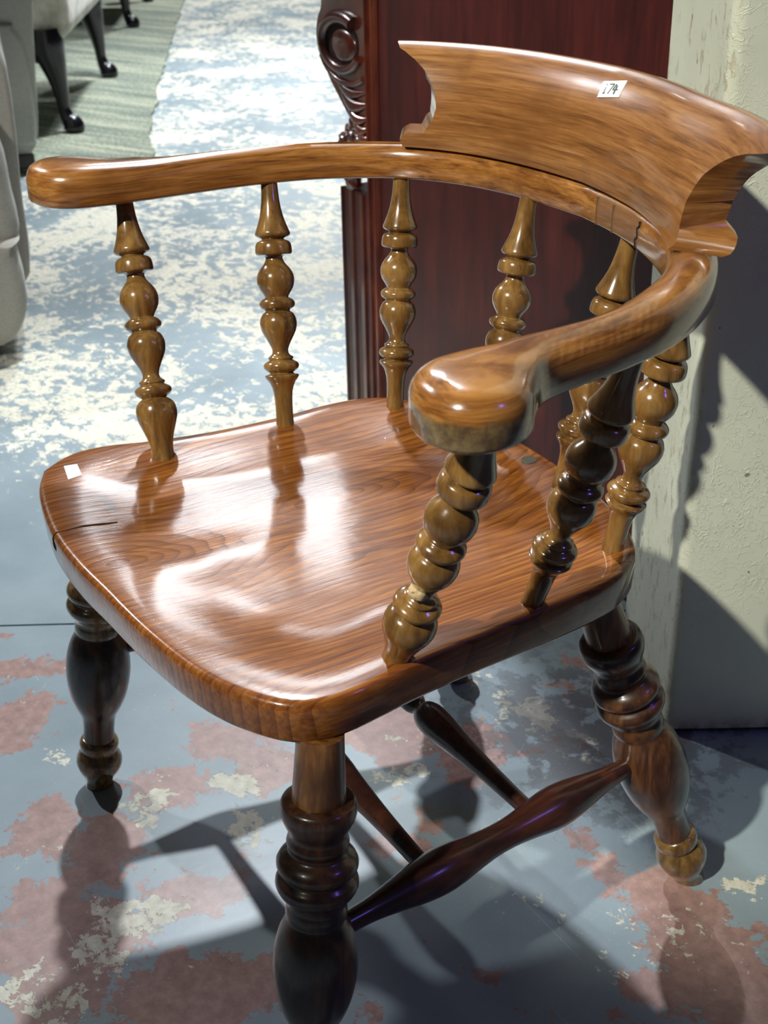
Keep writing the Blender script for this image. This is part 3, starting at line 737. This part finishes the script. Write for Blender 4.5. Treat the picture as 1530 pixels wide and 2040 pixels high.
def leg(foot, top40, name='leg'):
    f = Vector((*foot, 0)); t = Vector((*top40, 0.4)); ax = (t - f) / 0.4; root = None
    def sect(z0, z1, mat, nm, parent, lab=None):
        pts = [(z, r) for z, r in LP if z0 - 1e-6 <= z <= z1 + 1e-6][::-1]
        a = f + ax * pts[0][0]; b = f + ax * pts[-1][0]; L = pts[-1][0] - pts[0][0]
        bm = bmesh.new(); lathe(bm, a, b, [((z - pts[0][0]) / L, r) for z, r in pts], 44)
        if z0 < 0: bmesh.ops.bisect_plane(bm, geom=bm.verts[:] + bm.edges[:] + bm.faces[:], plane_co=(0, 0, 0.0003), plane_no=(0, 0, -1), clear_outer=True); bmesh.ops.holes_fill(bm, edges=[e for e in bm.edges if e.is_boundary])
        o = link(nm, bm, mat, parent, sharp=35)
        if lab: o['label'] = lab
        return o
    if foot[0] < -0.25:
        body = sect(.0705, .2225, leg_wood, 'leg', chair); tr = sect(.2225, .3395, pale_ring, 'leg_turning', body); tr['label'] = 'worn turned rings, coloured golden-olive as if lit'  # this leg's rings get a paler wood, light on them put in the colour
    else: body = sect(.0705, .3395, leg_wood, 'leg', chair)
    sect(.3395, .400, neck_wood, 'leg_neck', body)
    sect(-.01, .0705, pale_ring, 'leg_foot', body)
    return body
LF0, LF1 = (.2767, -.2175), (.2525, -.1775); LR0, LR1 = (.2276, .2838), (.1914, .1492)
leg(LF0, LF1); leg((-.2770, -.2165), (-.2560, -.179)); leg(LR0, LR1); leg((-.2276, .2838), (-.1914, .1492))
def axp(a, b, z, sx=1): return Vector((sx * lerp(a[0], b[0], z / .4), lerp(a[1], b[1], z / .4), z))
for sx in (1, -1):
    a = axp(LF0, LF1, .195, sx); b = axp(LR0, LR1, .183, sx)
    bm = bmesh.new()
    prof = [(0, .0098), (.10, .0100), (.15, .0112), (.21, .0150), (.27, .0192), (.325, .0212), (.37, .0202), (.42, .0172), (.47, .0148), (.51, .0142), (.55, .0148), (.60, .0172), (.65, .0202), (.69, .0210), (.74, .0190), (.80, .0148), (.86, .0112), (.92, .0099), (1, .0097)]
    lathe(bm, a, b, prof, 36, sm=3)
    link('side_stretcher', bm, stretch_wood, chair)
    if sx == 1: SA, SB = a, b
for t in (.31, .62):
    a = lerp(SA, SB, t); b = Vector((-a.x, a.y, a.z)); bm = bmesh.new()
    half = [(0, .0085), (.06, .0086), (.14, .0096), (.22, .0115), (.30, .0143), (.355, .0168), (.395, .0176), (.42, .0165), (.437, .0135), (.445, .0098), (.455, .0092), (.466, .0105), (.48, .0130), (.5, .0138)]
    prof = half + [(1 - t_, r) for t_, r in half[-2::-1]]
    lathe(bm, a, b, prof, 32, sm=3)
    link('cross_stretcher', bm, stretch_wood, chair)

# ------------------------------------------------------------------ mahogany wardrobe behind
K = Vector((-0.951, 0.574, 0))
ward = thing('wardrobe', (K.x, K.y, 0), 'dark red mahogany wardrobe with carved scroll corner standing beside the cream pillar', 'wardrobe')
WX1 = -0.232; WD = 1.3; WH = 2.1
bm = bmesh.new(); box(bm, ((K.x + 0.03 + WX1) / 2, K.y + 0.006 + WD / 2, WH / 2 + 0.04), (WX1 - K.x - 0.03, WD, WH), bev=0.002); link('side_panel', bm, mahog, ward)
bm = bmesh.new()
# corner stile with moulded beads, swept upright
def upright(bm, outline, z0, z1): 
    R = layered(bm, [[Vector((x, y, z)) for x, y in outline] for z in (z0, z1)]); bm.faces.new(R[0]); bm.faces.new(R[1])
sx0, sy0 = K.x, K.y
prof = [(0, 0.02), (0, 0.003), (0.002, 0.0), (0.004, -0.001), (0.0065, 0.0), (0.0075, 0.004), (0.014, 0.005), (0.020, 0.004), (0.0215, 0.0), (0.024, -0.002), (0.027, -0.0015), (0.029, 0.002), (0.0295, 0.006), (0.034, 0.007), (0.036, 0.012), (0.036, 0.02)]
upright(bm, [(sx0 - 0.003 + x * 1.05, sy0 + y) for x, y in prof], 0.0, WH + 0.04)
link('corner_stile', bm, mahog_l, ward, sharp=30)
# fluted pilaster standing proud of the front
bm = bmesh.new(); PY = K.y + 0.012
depth_p = 0.112; n_fl = 3; yy = PY
out = [(K.x, yy)]
for k in range(n_fl):
    x0 = K.x - 0.006 - k * (depth_p / n_fl); wq = depth_p / n_fl
    out += [(x0, yy), (x0 - wq * 0.25, yy), (x0 - wq * 0.30, yy + 0.006), (x0 - wq * 0.6, yy + 0.010), (x0 - wq * 0.88, yy + 0.006), (x0 - wq * 0.95, yy)]
out += [(K.x - 0.006 - depth_p, yy), (K.x - 0.006 - depth_p, yy + 0.1), (K.x, yy + 0.1)]
upright(bm, out, 0.0, 0.455); link('fluted_pilaster', bm, mahog_l, ward, sharp=25)
bm = bmesh.new(); box(bm, (K.x - 0.062, PY + 0.05, 0.015), (0.125, 0.108, 0.03), bev=0.004); link('plinth_block', bm, mahog_l, ward)
PROF = [(0.0, 1.0), (-0.155, 1.0), (-0.160, 0.90), (-0.166, 0.80), (-0.166, 0.757), (-0.180, 0.735), (-0.187, 0.709), (-0.183, 0.684), (-0.171, 0.667), (-0.155, 0.650), (-0.135, 0.630), (-0.105, 0.605), (-0.071, 0.577), (-0.045, 0.556), (0.0, 0.530)]
bm = bmesh.new(); pl = catmull([(x, 0, z) for x, z in PROF], 4)
R = layered(bm, [[Vector((K.x + p.x, PY + y, p.z)) for p in pl] for y in (0.0, 0.09)]); bm.faces.new(R[0]); bm.faces.new(R[1])
corb = link('scroll_corbel', bm, mahog_l, ward, sharp=30)
def spiral(cx, cz, r0, r1, a0, a1, n=44, tube_r=(0.010, 0.005), kx=1.55):
    pts = []; rad = []
    for i in range(n):
        t = i / (n - 1); a = math.radians(lerp(a0, a1, t)); r = lerp(r0, r1, t)
        pts.append((cx + kx * r * math.cos(a), PY - 0.002, cz + r * math.sin(a))); rad.append(lerp(tube_r[0], tube_r[1], t))
    return pts, rad
vx, vz = K.x - 0.092, 0.700
bm = bmesh.new(); p_, r_ = spiral(vx, vz, 0.046, 0.038, 55, 335, tube_r=(0.013, 0.008)); tube(bm, p_, r_, 12); link('volute_rib', bm, mahog_l, corb)
bm = bmesh.new(); p_, r_ = spiral(vx + 0.012, vz - 0.004, 0.060, 0.056, 200, 310, tube_r=(0.004, 0.006)); tube(bm, p_, r_, 12); link('volute_rib', bm, mahog_l, corb)
bm = bmesh.new(); bmesh.ops.create_uvsphere(bm, u_segments=28, v_segments=16, radius=1)
for v in bm.verts: v.co = Vector((v.co.x * 0.043, v.co.y * 0.010, v.co.z * 0.027)) + Vector((vx + 0.006, PY - 0.001, vz))
link('volute_boss', bm, mahog_l, corb)
bm = bmesh.new(); bmesh.ops.create_uvsphere(bm, u_segments=28, v_segments=12, radius=1)
for v in bm.verts: v.co = Vector((v.co.x * 0.058, v.co.y * 0.002, v.co.z * 0.036)) + Vector((vx - 0.006, PY - 0.0012, vz + 0.005))
link('volute_groove', bm, crack_mat, corb)
for i, (lx, lz, ln, ang, rr) in enumerate([(-0.118, 0.640, 0.100, -4, 0.008), (-0.100, 0.622, 0.085, -6, 0.011), (-0.080, 0.602, 0.065, -10, 0.009), (-0.062, 0.586, 0.050, -14, 0.008), (-0.045, 0.572, 0.036, -18, 0.007)]):
    bm = bmesh.new(); a = math.radians(ang); pts = [(K.x + lx + ln * t * math.cos(a), PY - 0.003 * math.sin(math.pi * t), lz + ln * t * math.sin(a) - 0.012 * math.sin(math.pi * t)) for t in [k / 9 for k in range(10)]]
    tube(bm, pts, [max(0.0012, rr * math.sin(math.pi * (0.1 + 0.85 * k / 9))) for k in range(10)], 12, 0.7); link('carved_leaf', bm, mahog_l, corb)
# acanthus drop below the scroll, and the carving of the front peeping out beside it
for (dx, dz, a, b, dy) in [(-0.098, 0.556, 0.034, 0.022, 0.03), (-0.140, 0.540, 0.022, 0.017, 0.04), (-0.118, 0.586, 0.024, 0.024, 0.05), (-0.070, 0.545, 0.026, 0.018, 0.01), (-0.120, 0.530, 0.030, 0.018, 0.02),
                           (-0.150, 0.632, 0.016, 0.014, 0.06), (-0.133, 0.606, 0.016, 0.018, 0.05), (-0.145, 0.470, 0.020, 0.028, 0.04), (-0.075, 0.480, 0.018, 0.022, 0.0), (-0.105, 0.500, 0.030, 0.030, 0.02)]:
    bm = bmesh.new(); bmesh.ops.create_icosphere(bm, subdivisions=4, radius=1.0)
    for v in bm.verts:
        g = 1 + 0.10 * math.sin(math.atan2(v.co.z, v.co.x) * 6) + 0.12 * noise.noise(v.co * 2.5 + Vector((dx * 90, 0, dz * 40)))
        v.co = Vector((v.co.x * a, v.co.y * 0.014, v.co.z * b)) * g + Vector((K.x + dx, PY + dy + 0.002, dz))
    link('carved_leaf', bm, mahog_l, ward)

# ------------------------------------------------------------------ sofas at the left
def slab(bm, origin, e1, poly, thick, puff=0.02, steps=5):
    """polygon in the vertical plane (along e1, z), extruded backwards with a softly rounded rim"""
    nrm = Vector((e1.y, -e1.x, 0)); P = resample(catmull([(x, z, 0) for x, z in poly + [poly[0]]], 5), 73)[:-1]; Q = poly_normals(P)
    layers = []
    for k in range(steps + 1):
        a = math.pi / 2 * k / steps
        ins = puff * (1 - math.sin(a)); d = puff * math.cos(a)
        layers.append((ins, d))
    L2 = layers + [(0, -thick)]
    R = layered(bm, [[origin + e1 * (p.x - q.x * i) + Vector((0, 0, p.y - q.y * i)) + nrm * d for p, q in zip(P, Q)] for i, d in L2])
    c = bm.verts.new(sum((v.co for v in R[0]), Vector()) / len(R[0]) + nrm * puff * 0.4)
    for i in range(len(R[0])): bm.faces.new((R[0][i], R[0][(i + 1) % len(R[0])], c))
    bm.faces.new(R[-1])
E1 = Vector((0.26, 0.966, 0)).normalized()
def fab_part(name, mat, parent, origin, poly, thick, puff=0.02, off=0.0):
    bm = bmesh.new(); slab(bm, Vector(origin) + Vector((E1.y, -E1.x, 0)) * off, E1, poly, thick, puff); return link(name, bm, mat, parent, sharp=50)
# near recliner sofa (its end shows at the left edge)
s1 = thing('recliner_sofa', (-1.95, 0.05, 0), 'beige suede recliner sofa with padded end at the left edge, nearest the armchair', 'sofa')
fab_part('side_panel', suede, s1, (-1.80, .15, 0), [(-.75, .06), (-.08, .10), (.015, .115), (.044, .128), (.056, .146), (.065, .226), (.065, .334), (.070, .439), (.072, .54), (.066, .618), (.03, .66), (-.2, .74), (-.75, .74)], .85, .012, -0.06)
fab_part('padded_cushion', suede, s1, (-1.80, .15, 0), [(-.6, .14), (-.04, .13), (-.011, .140), (.013, .177), (.040, .238), (.050, .287), (.044, .356), (.037, .455), (.0, .530), (-.08, .60), (-.6, .62)], .10, .035, 0.0)
fab_part('footrest', suede, s1, (-1.80, .15, 0), [(-.6, .05), (-.06, .03), (-.02, .030), (.008, .045), (.031, .080), (.044, .126), (.043, .193), (.030, .245), (-.01, .262), (-.6, .25)], .12, .03, 0.03)
bm = bmesh.new(); box(bm, (-2.15, 0.02, 0.03), (0.5, 0.25, 0.06), bev=0.008); link('base_foot', bm, black_plastic, s1)
# farther sofa end
s2 = thing('leather_sofa', (-3.5, 0.55, 0), 'grey-beige leather sofa end with curved seam, behind the suede recliner and on the rug edge', 'sofa')
fab_part('side_panel', suede_g, s2, (-3.40, .75, 0), [(-.75, .045), (-.10, .045), (-.045, .055), (-.014, .088), (-.002, .146), (.011, .289), (.023, .443), (.042, .621), (.03, .78), (-.1, .82), (-.75, .82)], .33, .006)
fab_part('seam_panel', suede_g, s2, (-3.40, .75, 0), [(-.7, .10), (-.07, .09), (-.025, .10), (-.010, .13), (-.006, .258), (-.010, .351), (-.024, .425), (-.05, .456), (-.09, .468), (-.7, .47)], .02, .012, 0.012)
bm = bmesh.new()
q = Vector((-3.40, .75, 0)) + E1 * -0.075
box(bm, (q.x - 0.03, q.y + 0.0, 0.036), (0.10, 0.09, 0.046), bev=0.006); link('foot', bm, black_plastic, s2)
# upholstered chair with black cabriole legs
E1 = Vector((0.455, 0.89, 0)).normalized()
def cabriole(origin, parent, zk=.33):
    o = Vector(origin); bm = bmesh.new()
    pts = [(-.062, zk + .03, .055), (-.060, zk - .01, .060), (-.056, zk - .05, .057), (-.046, .235, .047), (-.036, .180, .034), (-.029, .125, .026), (-.026, .080, .0225), (-.017, .050, .027), (-.004, .032, .036), (.002, .018, .040), (.002, .007, .036), (.000, .0006, .028)]
    P = catmull([Vector((a, z, r)) for a, z, r in pts], 4)
    nrm = Vector((E1.y, -E1.x, 0)) * 0.35
    tube(bm, [o + E1 * p.x + nrm * (p.x + .02) + Vector((0, 0, p.y)) for p in P], [p.z for p in P], 18)
    return link('cabriole_leg', bm, black_lac, parent, sharp=50)
def cab_chair(F1, F2, nm, label, seat_poly, depth, grp=None, arm=None):
    c = thing(nm, (F1[0], F1[1], 0.012), label, 'armchair')
    for F in (F1, F2):
        if F: 
            l = cabriole((*F, 0.0), c); l.location.z += 0.012
    fab_part('upholstered_seat', velvet, c, (*F1, 0), seat_poly, depth, .03, -0.02)
    bm = bmesh.new(); o = Vector((*F1, 0)); 
    pl = [(-.42, .25), (-.14, .26), (-.10, .255), (-.07, .235), (-.045, .26), (-.04, .33), (-.42, .33)]
    nrm = Vector((E1.y, -E1.x, 0))
    R = layered(bm, [[o + E1 * x + Vector((0, 0, z)) + nrm * d for x, z in pl] for d in (0.0, -0.04)]); bm.faces.new(R[0]); bm.faces.new(R[1])
    link('front_rail', bm, black_lac, c, sharp=30)
    for k in range(16):
        bm = bmesh.new(); bmesh.ops.create_icosphere(bm, subdivisions=1, radius=0.006)
        bmesh.ops.translate(bm, verts=bm.verts, vec=o + E1 * (-.06 - k * .014) + Vector((0, 0, .333)) + nrm * 0.006); link('nail_head', bm, nail_mat, c)
    return c
cc = cab_chair((-3.87, 1.02), (-4.875, 1.535), 'upholstered_armchair', 'crushed cream velvet armchair on black cabriole legs, on the rug beside the leather sofa',
          [(-.45, .33), (-.1, .325), (-.03, .325), (.012, .345), (.03, .40), (.032, .55), (.02, .62), (-.1, .64), (-.45, .64)], .95)
cc2 = cab_chair((-6.245, 2.187), (-7.2, 2.66), 'upholstered_armchair', 'far velvet armchair with glossy black cabriole foot at the top edge of the rug',
          [(-.9, .33), (-.1, .325), (-.03, .325), (.012, .345), (.03, .40), (.032, .55), (.02, .62), (-.1, .64), (-.9, .64)], .9)
# rug
bm = bmesh.new()
ed = [(-3.217, 1.057), (-3.458, 1.156), (-3.935, 1.353), (-4.156, 1.455), (-4.716, 1.707), (-5.062, 1.881), (-5.601, 2.134), (-6.064, 2.359), (-7.205, 2.915), (-8.3, 3.55)]
ed = resample(catmull([(*p, 0) for p in ed], 4), 120)
loop = []
for i, p in enumerate(ed):
    nn = Vector((0.39, 0.92, 0)); loop.append(p + nn * (0.005 * math.sin(i * 1.7) * (0.5 + 0.5 * math.sin(i * .37)) + 0.02 * noise.noise(Vector((i * .15, 0, 0)))))
loop = [Vector((-3.9, -0.2, 0))] + [lerp(Vector((-3.9, -.2, 0)), loop[0], k / 12) for k in range(1, 12)] + loop + [Vector((-9.8, .6, 0)), Vector((-6, -1.8, 0))]
R = layered(bm, [[p + Vector((0, 0, z)) for p in loop] for z in (0.0005, 0.009, 0.012)]); bm.faces.new(R[-1]); bm.faces.new(R[0])
rug = link('rug', bm, rug_mat, smooth=False); rug['label'] = 'pale green flat-woven rug with frayed edge under the far armchairs'; rug['category'] = 'rug'
